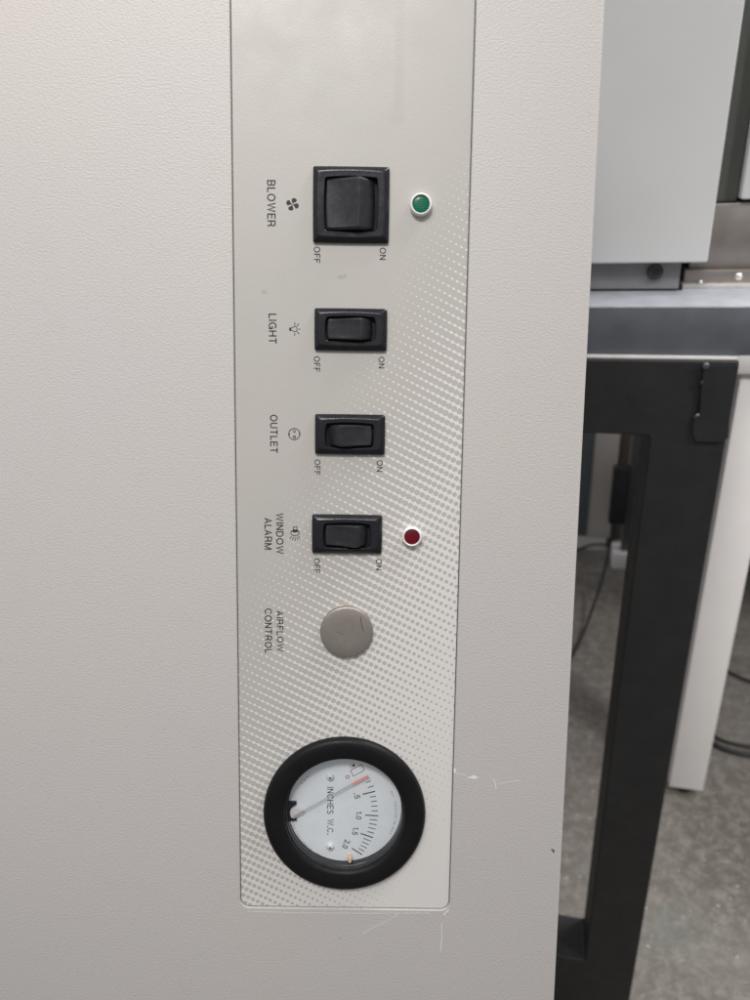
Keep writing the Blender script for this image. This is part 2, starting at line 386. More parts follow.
def sign_text(name, body, mat, parent, z, origin, run, rise, length, cap, weight=1.0):
    """monoline grotesque capitals laid as flat ink"""
    x = 0; q = []
    for i, ch in enumerate(body):
        wd, st_ = GL[ch]
        if ch in 'AT' and i and body[i - 1] in 'L': x -= .06
        q += [[(x + px_, py_) for px_, py_ in l] for l in st_]; x += wd + .16
    tot = x - .16; sx = length / tot; run = Vector(run); rise = Vector(rise); o = Vector(origin)
    polys = []
    for l in q:
        if len(l) > 2 and (Vector(l[0]) - Vector(l[-1])).length < 1e-6: polys += stroke([tuple(o + run * (a * sx) + rise * (b * cap)) for a, b in l[:-1]], 2 * h_ * cap * weight, True)
        else: polys += stroke([tuple(o + run * (a * sx) + rise * (b * cap)) for a, b in l], 2 * h_ * cap * weight)
    return flat(name, polys, mat, parent, z)

def tube(name, pts, r, mat, parent=None, n=10):
    cu = bpy.data.curves.new(name, 'CURVE'); cu.dimensions = '3D'; cu.bevel_depth = r; cu.bevel_resolution = 3; cu.resolution_u = 8; cu.use_fill_caps = True
    sp = cu.splines.new('BEZIER'); sp.bezier_points.add(len(pts) - 1)
    for b, p in zip(sp.bezier_points, pts): b.co = p; b.handle_left_type = b.handle_right_type = 'AUTO'
    tmp = bpy.data.objects.new('tmp', cu); C.objects.link(tmp); bpy.context.view_layer.update()
    me = bpy.data.meshes.new_from_object(tmp); bpy.data.objects.remove(tmp); bpy.data.curves.remove(cu)
    me.name = name; return link(name, me, mat, parent, 60)

# ------------------------------------------------------------------ the setting
fl = mesh('floor', [(-6, -5, 0), (8, -5, 0), (8, 8, 0), (-6, 8, 0)], [(0, 1, 2, 3)], FLOOR, None, None); fl['kind'] = 'structure'
wl = box('wall', -6, 8, 6.0, 6.2, 0, 3.4, WALLM, None, 0); wl['kind'] = 'structure'

# ------------------------------------------------------------------ the cabinet and its control panel
cab = empty('laboratory_cabinet', FACE, 'large beige textured metal cabinet with a narrow switch and gauge panel', 'cabinet')
er = (FP(606, 0) + FP(555, 1000)) / 2
XR = er.x; XL, YT, YB, TK = -.46, .36, -.40, .165
pl = (FP(228.5, 0).x + FP(239.5, 905).x) / 2; pr = (FP(477.5, 0).x + FP(450.5, 900).x) / 2
pb = FP(345, 909.8).y; pt = .30; cr = .0046
def orect(i): return rrect(XL + i, XR - i, YB + i, YT - i, max(.0004, .0030 - i), 5, 0, 2)
sheet_with_hole('cabinet_body',
    [at(orect(.0022 * (1 - math.sin(R(t * 7.5)))), -.0022 * (1 - math.cos(R(t * 7.5)))) for t in range(13)] + [at(orect(0), -TK)],
    [at(rrect(pl, pr, pb, pt, cr), 0), at(rrect(pl + .00025, pr - .00025, pb + .0003, pt - .0003, cr), -.00015), at(rrect(pl + .0005, pr - .0005, pb + .0006, pt - .0006, cr), -.0009), at(rrect(pl + .0005, pr - .0005, pb + .0006, pt - .0006, cr), -.0016)],
    PAINT, cab, angle=8)
gc = FP(344.3, 815.4, .0015); GR = (FP(425.6, 815, .0015).x - FP(263.0, 815, .0015).x) / 2; GI = .0283
def gring(r, z): return [(gc.x + r * math.cos(2 * math.pi * i / 96), gc.y + r * math.sin(2 * math.pi * i / 96), z) for i in range(96)]
sheet_with_hole('panel_recess', [at(rrect(pl, pr, pb, pt, cr), -.00135)], [gring(.0330, -.00135)], GAP, cab, back=False, angle=None)  # floor colour holds the gap's shadow as well as dirt
gp = .00085
sheet_with_hole('control_panel', [at(rrect(pl + gp + .0002, pr - gp - .0002, pb + gp + .0004, pt - gp - .0002, cr - .0005), -.0005), at(rrect(pl + gp, pr - gp, pb + gp + .0002, pt - gp, cr - .0004), -.0007), at(rrect(pl + gp, pr - gp, pb + gp + .0002, pt - gp, cr - .0004), -.0012)],
    [gring(.0330, -.0005), gring(.0330, -.0012)], OVERLAY, cab, back=False, angle=30)
ZP = -.0005
base = box('base_housing', -.42, -.02, .315, .475, 0, .66, PAINT, None, .003)
base.parent = cab; base.matrix_parent_inverse = FACE.i

def local_box(u0, u1, v0, v1, h=0):
    a = FP(u0, v1, h); b = FP(u1, v0, h); return a.x, b.x, a.y, b.y
def switch(u0, u1, v0, v1, o, ridge, label, flip=False, proud=.0050, rk=.0006):
    x0, x1, y0, y1 = local_box(u0, u1, v0, v1, .001)
    e = bpy.data.objects.new('rocker_switch', None); C.objects.link(e); e.parent = cab; e.location = ((x0 + x1) / 2, (y0 + y1) / 2, 0); e['label'] = label
    cx_, cy_ = e.location.x, e.location.y
    x0 -= cx_; x1 -= cx_; y0 -= cy_; y1 -= cy_
    ox0, ox1, oy0, oy1 = local_box(*o, .002); ox0 -= cx_; ox1 -= cx_; oy0 -= cy_; oy1 -= cy_
    ch = .0024
    def L(i, z, bow, r=.0007): return at(rrect(x0 + i, x1 - i, y0 + i, y1 - i, r, 4, bow, 10), z)
    def O(i, z, bow, r=.0011): return at(rrect(ox0 + i, ox1 - i, oy0 + i, oy1 - i, r, 4, bow, 10), z)
    loft('switch_bezel', [L(0, ZP, .0001), L(0, .0008, .0001), L(.00025, .0011, .0001), L(ch - .0004, .0026, .00045, .0012), L(ch, .0027, .0006, .0012), L(ch + .0004, .00268, .0006, .0012),
        O(-.0002, .0027, .0005), O(0, .0025, .0004), O(0, -.0002, .0004)], BLACKP, e, cap=False, angle=28)
    mesh('switch_cavity', O(0, -.0001, .0004), [tuple(range(len(O(0, 0, 0))))], CAVITY, e, None)
    # rocker: two facets meeting at a ridge, crowned edges
    rx0, rx1, ry0, ry1 = ox0 + rk, ox1 - rk, oy0 + rk * .9, oy1 - rk * .9
    if flip: rx0 += .0005
    else: rx1 -= .0006
    xr = FP(ridge, (v0 + v1) / 2, proud).x - cx_
    NX, NY = 44, 22; vs = []; fs = []
    lo, hi = .0010, proud
    for j in range(NY + 1):
        tv = j / NY; 
        for i in range(NX + 1):
            tu = i / NX; x = rx0 + (rx1 - rx0) * tu
            W = (rx1 - rx0); q = (xr - rx0) / W
            if not flip:
                if tu < q: s = tu / q; z = lo + .0012 + (hi - lo - .0012) * (s ** 1.3) - .00045 * math.sin(math.pi * min(1, s)) * (1 - (2 * tv - 1) ** 4)
                else: s = (tu - q) / (1 - q); z = hi - (hi - .0003) * s ** 1.05
            else:
                if tu > q: s = (1 - tu) / (1 - q); z = lo + .0012 + (hi - lo - .0012) * (s ** 1.3) - .00045 * math.sin(math.pi * min(1, s)) * (1 - (2 * tv - 1) ** 4)
                else: s = (q - tu) / q; z = hi - (hi - .0003) * s ** 1.05
            # soften ridge
            z -= .00012 * math.exp(-((tu - q) / .015) ** 2)
            eu = min(tu, 1 - tu) * W; ev = min(tv, 1 - tv) * (ry1 - ry0); rr = .0008
            for e_ in (eu, ev):
                if e_ < rr: z -= rr - math.sqrt(max(0, rr * rr - (rr - e_) ** 2))
            bowx = .0004 * 4 * tv * (1 - tv) * (-1 if tu < .5 else 1) * abs(2 * tu - 1)
            y = ry0 + (ry1 - ry0) * tv
            y += (1 if tv > .5 else -1) * abs(2 * tv - 1) * .0002 * max(0, z / hi)
            vs.append((x + bowx, y, z))
    W1 = NX + 1
    for j in range(NY):
        for i in range(NX): a = j * W1 + i; fs.append((a, a + 1, a + 1 + W1, a + W1))
    rim = [i for i in range(W1)] + [j * W1 + NX for j in range(1, NY + 1)] + [NY * W1 + i for i in range(NX - 1, -1, -1)] + [j * W1 for j in range(NY - 1, 0, -1)]
    k0 = len(vs)
    for r_ in rim: vs.append((vs[r_][0], vs[r_][1], 0))
    n = len(rim)
    for i in range(n): j = (i + 1) % n; fs.append((rim[i], rim[j], k0 + j, k0 + i))
    mesh('rocker', vs, fs, ROCKER, e, 22)
switch(313, 389.5, 167, 242, (325, 377.5, 178, 231), 359, 'large square black rocker switch labelled BLOWER', proud=.0064)
switch(314.5, 387, 309, 350, (326, 375, 317.5, 341), 361.5, 'black rocker switch labelled LIGHT, tilted to OFF', proud=.0062, rk=.0008)
switch(315, 385, 415, 454, (326, 373.5, 424, 447), 341, 'black rocker switch labelled OUTLET, tilted to ON', flip=True, proud=.0062, rk=.0008)
switch(312, 382, 515.5, 553, (324, 370, 524, 547), 356.5, 'black rocker switch labelled WINDOW ALARM', proud=.0062, rk=.0008)

def pilot(u, v, ro, ri, lens, label):
    c = FP(u, v, .0022)
    e = bpy.data.objects.new('indicator_light', None); C.objects.link(e); e.parent = cab; e.location = (c.x, c.y, 0); e['label'] = label
    lathe('light_rim', (0, 0), [(ro, ZP), (ro, .0018), (ro - .0002, .0024), (ro - .0006, .0027), (ri + .0003, .0027), (ri, .0024), (ri, .0012)], WHITEP, e, 48, cap=False)
    lathe('light_lens', (0, 0), [(ri, .0012), (ri * .98, .0017), (ri * .93, .00185), (ri * .5, .00195), (ri * .2, .0020)], lens, e, 40, 60)
pilot(421, 204, .0046, .00365, GREEN, 'green faceted pilot lamp in a white ring')
pilot(412, 537, .0044, .0035, REDL, 'red faceted pilot lamp in a white ring')

c = FP(346.5, 632, .001)
kb = bpy.data.objects.new('plug_button', None); C.objects.link(kb); kb.parent = cab; kb.location = (c.x, c.y, 0)
kr = (FP(373, 632).x - FP(320.3, 632).x) / 2
lathe('button_cap', (0, 0), [(kr, ZP), (kr, .0009), (kr - .0001, .0013), (kr - .0005, .0017), (kr - .0010, .00185), (kr * .5, .0019)], NICKEL, kb, 96, 50)
def ksc(pts, wd, z=.00196):
    flat('scuff', stroke([tuple(FP(*p, .0019) - c) for p in pts], wd), SCUFF_SHADE, kb, z)
ksc([(360.5, 617), (361.5, 624), (363, 631)], .00028)
ksc([(337, 631.5), (343, 634.5)], .00012); ksc([(346, 609), (348, 609.3)], .0003, .00185); ksc([(324, 640.3), (325.2, 640.6)], .0004, .00185)

# ------------------------------------------------------------------ lettering (reads down the panel)
def word(body, u_base, u_cap, v0, v1, thin=.004):
    a = FP(u_base, v0); b = FP(u_cap, v0); d = FP(u_base, v1)
    sign_text('printed_word', body, INK, cab, ZP + .00006, a, (0, -1), (1, 0), (a - d).length, (b - a).length, 1.35)
for wd_ in (('BLOWER', 267, 275.2, 179.7, 226), ('LIGHT', 268.6, 276.2, 313.5, 343.4), ('OUTLET', 270, 277.3, 414.7, 452.8), ('WINDOW', 276, 283.2, 513.2, 554),
            ('ALARM', 264.3, 271.6, 518, 549.6), ('AIRFLOW', 276.6, 283, 610.9, 651.8), ('CONTROL', 264.6, 271.6, 608.7, 653.3),
            ('OFF', 313.8, 320, 246.3, 262.8), ('ON', 379.8, 386, 247.4, 259.6), ('OFF', 313.8, 319.8, 356.2, 371.6), ('ON', 378.7, 384.5, 356.6, 368.2),
            ('OFF', 314.4, 320.2, 459.5, 475), ('ON', 376.8, 382.8, 460.2, 471.8), ('OFF', 314, 319.8, 558.6, 573.2), ('ON', 376, 381.8, 559, 570.3)):
    word(*wd_, thin=.001 if wd_[0] == 'ALARM' else .004)
def sym(name, polys): flat(name, polys, INK, cab, ZP + .00006)
def px(*pts): return [tuple(FP(*p)) for p in pts]
# fan with four blades
polys = []; fc = (292.4, 204)
for k in range(4):
    a0 = R(25 + 90 * k)
    pts = []
    for (rr, aa) in ((.3, 0), (2.2, -32), (3.8, -39), (5.4, -33), (6.5, -14), (6.6, 8), (5.6, 26), (4.0, 28), (2.4, 18), (1.0, 14)):
        pts.append((fc[0] + rr * math.cos(a0 + R(aa)), fc[1] + rr * math.sin(a0 + R(aa))))
    polys.append(px(*pts))
sym('fan_symbol', polys)
# light bulb with rays
W_ = .00030
polys = [px((288.9, 327.8), (290.2, 327.2), (291.2, 328), (291.4, 330), (290.4, 331), (289.2, 330.3))]
polys += stroke(px((291.2, 327.6), (293.5, 326.9), (295, 326.1), (296.3, 326.7), (297, 328.4), (296.8, 330.4), (295.6, 331.6), (294, 331.5), (292.6, 330.4), (291.2, 330.2)), W_)
for s_ in (((294.6, 322), (294.7, 324.9)), ((298.3, 323.3), (297.3, 325.8)), ((298.3, 329), (300.2, 329)), ((297.2, 331.8), (299.2, 334)), ((294.6, 332.9), (294.5, 335.6))):
    polys += stroke(px(*s_), .00034)
sym('bulb_symbol', polys)
# outlet: circle, two marks, two dots
polys = stroke([tuple(FP(294.2 + 5.6 * math.cos(2 * math.pi * i / 32), 434.1 + 5.6 * math.sin(2 * math.pi * i / 32))) for i in range(32)], .00036, True)
polys += stroke([tuple(FP(294.3 + 1.2 * math.cos(2 * math.pi * i / 12), 431.4 + 1.2 * math.sin(2 * math.pi * i / 12))) for i in range(12)], .00026, True)
polys += stroke([tuple(FP(294.3 + 1.2 * math.cos(2 * math.pi * i / 12), 437 + 1.2 * math.sin(2 * math.pi * i / 12))) for i in range(12)], .00036, True)
polys += [px((288.3, 433.4), (289.8, 433.4), (289.8, 435.2), (288.3, 435.2)), px((298.8, 433.1), (300, 433.1), (300, 435), (298.8, 435))]
sym('outlet_symbol', polys)
# buzzer with sound rays
polys = stroke(px((293.4, 530.3), (293.4, 527), (296.8, 527), (296.8, 530.3)), W_, True)
polys += stroke([tuple(FP(294.9 + 4.1 * math.cos(2 * math.pi * i / 28), 533 + 2.9 * math.sin(2 * math.pi * i / 28))) for i in range(28)], .00034, True)
polys += [px((291, 531.4), (293.6, 530.3), (296.4, 530.3), (298.8, 531.4), (297, 532.2), (295, 532.6), (292.8, 532.2))]
for s_ in (((291.6, 536.6), (289.6, 539)), ((293.3, 537.2), (292.3, 540.4)), ((295, 537.4), (295, 541)), ((296.7, 537.2), (297.8, 540.2)), ((298.2, 536.4), (300.2, 538.8))):
    polys += stroke(px(*s_), .00030)
sym('buzzer_symbol', polys)

# ------------------------------------------------------------------ pressure gauge
GZ = -.0045                                    # dial plane, sunk behind the panel
gg = bpy.data.objects.new('pressure_gauge', None); C.objects.link(gg); gg.parent = cab; gg.location = (gc.x, gc.y, 0)
def GP(u, v, h=GZ): p = FP(u, v, h); return Vector((p.x - gc.x, p.y - gc.y))
lathe('gauge_ring', (0, 0), [(GR, ZP), (GR, .0004), (GR - .0004, .0016), (GR - .0010, .0024), (GR - .0020, .0029), (GR - .0036, .0031), (GI + .0014, .0030), (GI + .0006, .0027), (GI, .0020), (GI - .0002, .0006), (GI - .0006, .0002)], BEZELR, gg, 160, 30, cap=False)
lathe('gauge_inner_wall', (0, 0), [(GI - .0005, .0004), (GI - .0007, -.0012), (GI - .0010, -.0015), (GI - .0012, GZ - .0004)], WALLR, gg, 128, 30, cap=False)
lathe('dial_face', (0, 0), [(GI - .0013, GZ - .0006), (GI - .0013, GZ)], DIAL, gg, 128, 30)
lathe('gauge_glass', (0, 0), [(GI - .0006, -.0003), (GI - .0006, .0000)], GLASS, gg, 96, 30)
pv = GP(293.4, 811)
def zp(x, y): return (285 + x / 6.25, 755 + y / 6.25)
def dialpt(r, deg):                            # radius in zoom pixels from the pivot, degrees clockwise from right
    return GP(*zp(52 + r * math.cos(R(deg)), 350 + r * math.sin(R(deg))))
maj = [(-25.2, 448, 500), (-13.6, 446, 526), (3.2, 449, 530), (18.4, 443, 524), (32.4, 433, 508)]
ticks = []
for i, (a, r0, r1) in enumerate(maj):
    if i: ticks += stroke([dialpt(r0, a), dialpt(r1, a)], .00055)
    if i < 4:
        b_, s0, s1 = maj[i + 1]; k = 4 if i else 2
        for j in range(1, k + 1):
            t = j / (k + 1) ; aa = a + (b_ - a) * t
            ri_ = (488 if i < 3 else 470) - (0 if i != 2 else 8); ro_ = r1 + (s1 - r1) * t - (1 if i else -10)
            ticks += stroke([dialpt(ri_, aa), dialpt(ro_, aa)], .00038)
flat('dial_scale', ticks, DIALINK, gg, GZ + .00008)
def dnum(body, x, y, tilt, cap, ln):
    """centred numeral, reading direction turned clockwise from straight down by tilt"""
    p = GP(*zp(x, y)); a = R(-90 - tilt); run = Vector((math.cos(a), math.sin(a))); rise = Vector((-run.y, run.x))
    o = p - run * ln / 2 - rise * cap / 2
    sign_text('dial_numeral', body, DIALINK, gg, GZ + .00008, o, run, rise, ln, cap, 1.3)
MM = .00047 / 6.25
dnum('0', 391, 137, -28, 26 * MM, 24 * MM); dnum('.5', 450, 254, -10, 35 * MM, 40 * MM); dnum('1.0', 462, 377, 4, 35 * MM, 54 * MM)
dnum('1.5', 440, 475, 10, 35 * MM, 54 * MM); dnum('2.0', 382, 557, 20, 36 * MM, 58 * MM)
a = GP(*zp(264, 200)); b = GP(*zp(264, 368))
sign_text('dial_lettering', 'INCHES', DIALINK, gg, GZ + .00008, a, (0, -1), (1, 0), (a - b).length, 40 * MM, 1.1)
a = GP(*zp(264, 402)); b = GP(*zp(264, 496))
sign_text('dial_lettering', 'W.C.', TINYINK, gg, GZ + .00008, a, (0, -1), (1, 0), (a - b).length, 40 * MM, 1.1)  # paler ink puts the glare over these letters into their colour
dc = GP(344, 811.6); DR = (GP(399.3, 811).x - GP(288.7, 811).x) / 2
def arc_text(body, r, a0, a1, cap):
    """letters around the dial rim, outside up; angles clockwise from right"""
    n = len(body)
    for i, ch in enumerate(body):
        if ch == ' ': continue
        a = a0 + (a1 - a0) * (i + .5) / n
        out = Vector((math.cos(R(a)), -math.sin(R(a)))); run = Vector((-math.sin(R(a)), -math.cos(R(a)))) * (1 if a1 > a0 else -1)
        yield ch, dc + out * r, run, out if a1 > a0 else -out
def arc_word(body, r, a0, a1, cap):
    vs = []; fs = []
    for ch, p, run, rise in arc_text(body, r, a0, a1, cap):
        o = text('tmp', ch, TINYINK, None, GZ + .00008, p - run * cap * .33, run, rise, cap * .25 if ch in '.,I' else cap * .66, cap)
        me = o.data; k = len(vs); vs += [tuple(v.co) for v in me.vertices]; fs += [tuple(k + i for i in q.vertices) for q in me.polygons]
        bpy.data.objects.remove(o); bpy.data.meshes.remove(me)
    mesh('dial_lettering', vs, fs, TINYINK, gg, None, recalc=False)
arc_word('MAX. PRESSURE 35 PSIG', DR * .925, -26, 27, .00085)
arc_word('DWYER INSTRUMENTS, INC.', DR * .965, 171, 112, .00080)
arc_word('U.S.A.', DR * .95, 226, 212, .0010)
# zero box, screws, zero notch bracket, pin
bxp = [GP(*zp(*p)) for p in ((409, 98), (478, 58), (495, 95), (428, 132))]
flat('zero_box', stroke(bxp, .00026, True), PURPLE, gg, GZ + .00008)
flat('dial_stain_shadow', [[tuple(GP(*zp(*p))) for p in ((398, 66), (412, 60), (432, 58), (444, 66), (436, 78), (420, 86), (406, 84))]], BRASSY, gg, GZ + .00005)
flat('dial_stain_shadow', [[tuple(GP(*zp(*p))) for p in ((420, 58), (436, 56), (436, 70), (424, 74))]], SCUFF_SHADE, gg, GZ + .0001)  # dark patch is a shadow on the dial, painted flat
for (sx_, sy_) in ((283, 136), (283, 571)):
    p = GP(*zp(sx_, sy_)); lathe('dial_screw', p, [(.0019, GZ - .0002), (.0019, GZ + .0003), (.0016, GZ + .0009), (.0009, GZ + .0013), (.0005, GZ + .0014)], SCREWW, gg, 28, 60)
    lathe('screw_recess', p, [(.00055, GZ + .00138), (.00055, GZ + .00146)], TINYINK, gg, 14, 30)
def plate(name, pts, z0, z1, mat, parent):
    vs = [(x, y, z0) for x, y in pts] + [(x, y, z1) for x, y in pts]; n = len(pts)
    fs = [tuple(range(n)), tuple(range(n, 2 * n))] + [(i, (i + 1) % n, n + (i + 1) % n, n + i) for i in range(n)]
    return mesh(name, vs, fs, mat, parent, 30)
plate('pivot_bracket', [tuple(GP(*zp(*p))) for p in ((24, 284), (72, 286), (74, 300), (52, 312), (38, 330), (34, 350), (38, 372), (46, 384), (72, 386), (74, 402), (22, 404), (14, 350))], GZ, GZ + .0012, BLACKP, gg)
plate('needle_hub', [tuple(GP(*zp(*p))) for p in ((38, 330), (54, 316), (74, 322), (110, 334), (122, 342), (116, 354), (80, 372), (58, 386), (40, 378), (33, 350))], GZ + .0008, GZ + .0016, HUB, gg)
nz = GZ + .0019
na, nb, nd = (GP(*zp(50, 386), nz), GP(*zp(418, 183), nz), GP(*zp(521, 131), nz))
plate('needle', [tuple(p) for p in stroke([na, nb], .00042)[0]], nz, nz + .0002, NEEDLE, gg)
dv = (nd - nb).normalized(); pv_ = Vector((-dv.y, dv.x))
plate('needle_tip', [tuple(nb - pv_ * .0004), tuple(nd - pv_ * .00045), tuple(nd + pv_ * .0005), tuple(nb + pv_ * .0005)], nz, nz + .0002, RED, gg)
pp = GP(*zp(405, 652), GZ + .0015)
loft('stop_pin', [at([(pp.x + .0011 * math.cos(t * math.pi / 6) * s, pp.y + .0021 * math.sin(t * math.pi / 6) * s) for t in range(12)], z) for s, z in ((1.1, GZ - .0003), (1, GZ + .0016), (.6, GZ + .0024))], TAN, gg)

# ------------------------------------------------------------------ scratches and chips in the paint, and a painted lit lip
def scr(name, pts, wd, mat=SCRATCH, z=.00006, h=0):
    flat(name, stroke([tuple(FP(*p)) for p in pts], wd), mat, cab, z)
def blob(name, c0, ru, rv, mat, seed, z=.00007):
    rnd = random.Random(seed); n = 16
    flat(name, [[tuple(FP(c0[0] + ru * (1 + rnd.uniform(-.4, .4)) * math.cos(2 * math.pi * i / n), c0[1] + rv * (1 + rnd.uniform(-.4, .4)) * math.sin(2 * math.pi * i / n))) for i in range(n)]], mat, cab, z)
FAINT = worn('faint_scratch_glint', (.74, .72, .69, 1), .6, var=.08, scale=900)
blob('scratch_and_lip_glint', (454.8, 770.5), 1.2, 3.0, SCRATCH, 1); blob('scratch_and_lip_glint', (473.5, 777.2), 5, 1.8, SCRATCH, 2)
scr('scratch_and_lip_glint', [(456, 773), (462, 774.6), (466, 775)], .00045, FAINT); scr('scratch_and_lip_glint', [(493, 779), (495.3, 783.5), (496, 789)], .0006, FAINT)
scr('scratch_and_lip_glint', [(497, 784), (508, 782), (520, 780.5)], .00035, FAINT); scr('scratch_and_lip_glint', [(399, 913.5), (387, 921), (374, 927), (362, 934)], .0004, FAINT)
scr('scratch_and_lip_glint', [(441.5, 923), (441.8, 936), (440.5, 951)], .00062, FAINT); scr('scratch_and_lip_glint', [(449, 909.5), (446, 912), (443.5, 915.5)], .0008, SCRATCH)
scr('scratch_and_lip_glint', [(247, 911), (290, 912.6), (360, 913.2), (430, 913)], .00045, FAINT)  # lit lower lip of the recess, painted as a pale line
blob('paint_chip', (553.3, 851), .9, 1.7, CHIP, 5); blob('paint_chip', (552.2, 849.6), 1.4, .5, CHIP, 6); blob('paint_chip', (340, 938), .5, .5, CHIP, 7)

# ------------------------------------------------------------------ black stand with slate top
def SH(u, v, y): return STAND.hit(u, v, 1, y)
st = empty('equipment_stand', STAND, 'black steel frame stand with slate grey top, right of the beige cabinet', 'stand')
xr_ = SH(725.5, 444, 0).x; xin = SH(649, 444, 0).x; ztop = SH(640, 359.5, 0).z; zro = SH(610, 434.3, 0).z; zb = SH(567, 957.5, 0).z
SW = .62; xl_ = xr_ - SW; LW = xr_ - xin; TD = .060; DEP = .52
def ring_frame(name, y0, xr_=xr_, xin=xin):
    o = rrect(xl_, xr_, 0, ztop, .002, 3, 0, 2); i_ = rrect(xl_ + LW, xin, zb, zro, .0045, 5, 0, 2)
    f = lambda l, y: [(x, y, z) for x, z in l]
    O2 = rrect(xl_ + .0015, xr_ - .0015, .0015, ztop - .0015, .002, 3, 0, 2); I2 = rrect(xl_ + LW - .0015, xin + .0015, zb - .0015, zro + .0015, .0055, 5, 0, 2)
    b = bmesh.new()
    def ringv(l): return [b.verts.new(p) for p in l]
    seq = [ringv(f(O2, y0)), ringv(f(o, y0 + .0015)), ringv(f(o, y0 + TD)), ringv(f(i_, y0 + TD)), ringv(f(i_, y0 + .0015)), ringv(f(I2, y0))]
    def bridge(A, B_):
        n = len(A)
        for k in range(n): b.faces.new((A[k], A[(k + 1) % n], B_[(k + 1) % n], B_[k]))
    bridge(seq[0], seq[1]); bridge(seq[1], seq[2]); bridge(seq[3], seq[4]); bridge(seq[4], seq[5])
    for A, B_ in ((seq[0], seq[5]), (seq[2], seq[3])):
        es = []
        for rr in (A, B_):
            for k in range(len(rr)):
                e_ = b.edges.get((rr[k], rr[(k + 1) % len(rr)])); es.append(e_)
        bmesh.ops.triangle_fill(b, use_beauty=True, edges=es)
    bmesh.ops.recalc_face_normals(b, faces=b.faces)
    me = bpy.data.meshes.new(name); b.to_mesh(me); b.free(); return link(name, me, FRAMEM, st, 30)
ring_frame('stand_frame', 0); ring_frame('stand_frame', DEP, xr_ - .24, xin - .24)
for xx in (xl_, xr_ - .24 - LW):
    box('side_rail', xx + .002, xx + LW - .002, TD, DEP, ztop - .055, ztop - .002, FRAMEM, st, .001)
zs0 = ztop + .0026; zs1 = SH(640, 306.3, .006).z
xs1 = SH(752, 330, .006).x + .05
box('stand_top', xl_ - .03, xs1, .006, DEP + TD + .02, zs0, zs1 - .0022, SLABM, st, .0010, 2)
box('top_sheet', xl_ - .0298, xs1 - .0002, .0062, DEP + TD + .0198, zs1 - .0020, zs1, SHEETM, st, .0006, 2)
box('lit_line_strip', xl_ + .002, xr_ - .001, .0008, .03, ztop + .0003, ztop + .0023, BRIGHT2, st, .0004, 2)  # added pale strip, the lit line under the slab put into its colour
# corner bracket with two bolts
a = SH(702, 362, 0); b_ = SH(737.5, 440, 0)
bkp = [tuple(SH(u, v, 0).xz) for u, v in ((703, 364), (702, 384), (700.5, 386), (699.5, 414), (695, 416), (692.8, 420), (692.4, 433), (695.5, 439.5), (722, 440.5), (727.5, 436.5))] + [(xr_ - .0008, SH(730, 420, 0).z), (xr_ - .0008, ztop - .003)]
mesh('corner_bracket', [(x, -.0002, z) for x, z in bkp] + [(x, -.0030, z) for x, z in bkp] + [(a.x * .02 + x * .98, -.0036, z) for x, z in bkp], [(i + k * 12, (i + 1) % 12 + k * 12, (i + 1) % 12 + (k + 1) * 12, i + (k + 1) * 12) for k in range(2) for i in range(12)] + [tuple(range(24, 36))], FRAMEM, st, 25)
gpt = SH(704, 388, 0)
box('bracket_slot', SH(700, 400, 0).x - .0014, SH(700, 400, 0).x, -.0006, .001, SH(700, 413, 0).z, SH(705, 386, 0).z, CAVITY, st, 0)
for (u, v, r_) in ((706, 366, .0030), (702, 383, .0022), (698.5, 418, .0034)):
    p = SH(u, v, -.004)
    o = lathe('bracket_bolt', (0, 0), [(r_, 0), (r_, .0012), (r_ * .8, .0020), (r_ * .4, .0023)], DKBOLT if v == 383 else worn('bolt_metal', (.17, .17, .17, 1), .35, metal=.7), st, 20, 40)
    o.rotation_euler = (R(90), 0, 0); o.location = (p.x, -.0030 if v != 418 else -.001, p.z)

# ------------------------------------------------------------------ appliance on the stand top
def TOPP(u, v): return STAND.hit(u, v, 2, zs1)
yrec = TOPP(640, 291.5).y
apf = Frame(STAND.m @ Vector((TOPP(640, 291.5).x, yrec, zs1)), bx, by, (0, 0, 1))
ap = empty('white_appliance', apf, 'tall light grey enamelled box standing on the slate stand top', 'appliance')
def AH(u, v, y): return apf.hit(u, v, 1, y)
yf = -.014
p = AH(707.5, 262.5, yf); q = AH(708, 262.5, yf)
box('appliance_housing', -.32, p.x, yf, .36, p.z, .50, GREYW, ap, .0016, 3)
pr_ = AH(679.5, 280, 0)
box('appliance_base', -.31, pr_.x, 0, .34, .002, p.z, RECESSM, ap, .001)
box('appliance_base_trim', -.31, pr_.x + .004, .004, .33, .0, .0045, CAVITY, ap, 0)
fpnt = AH(655, 271.5, -.001)
o = lathe('foot_bolt', (0, 0), [(.0068, 0), (.0068, .0035), (.0058, .0045), (.003, .0046), (.0026, .0030), (.001, .0030)], DKBOLT, ap, 28, 40)
o.rotation_euler = (R(90), 0, 0); o.location = (fpnt.x, 0, fpnt.z)

# ------------------------------------------------------------------ stainless instrument behind it
sp0 = TOPP(712, 287)
sf = Frame(STAND.m @ Vector((sp0.x, sp0.y, zs1)), bx, by, (0, 0, 1))
ins = empty('stainless_instrument', sf, 'stainless steel instrument with dark column and pale door, behind the light grey box', 'instrument')
def IH(u, v, y): return sf.hit(u, v, 1, y)
x0i = IH(683, 288, 0).x; x1i = IH(750, 288, 0).x + .09
box('base_flange', x0i - .006, x1i, -.006, .05, 0, .0035, BRIGHT, ins, .0008)
zb1 = IH(715, 270, .002).z
box('base_plate', x0i, x1i, .002, .05, .0035, zb1, STEEL, ins, .001)
ztb = IH(730, 203, .010).z
x_b0 = x0i + .004
box('instrument_body', x_b0, x1i, .010, .20, zb1, ztb, STEEL, ins, .0015)
xd = IH(738.5, 195, .012).x
box('dark_column', x_b0 - .02, xd, .014, .20, ztb + .0005, ztb + .42, DKGREEN, ins, .002)
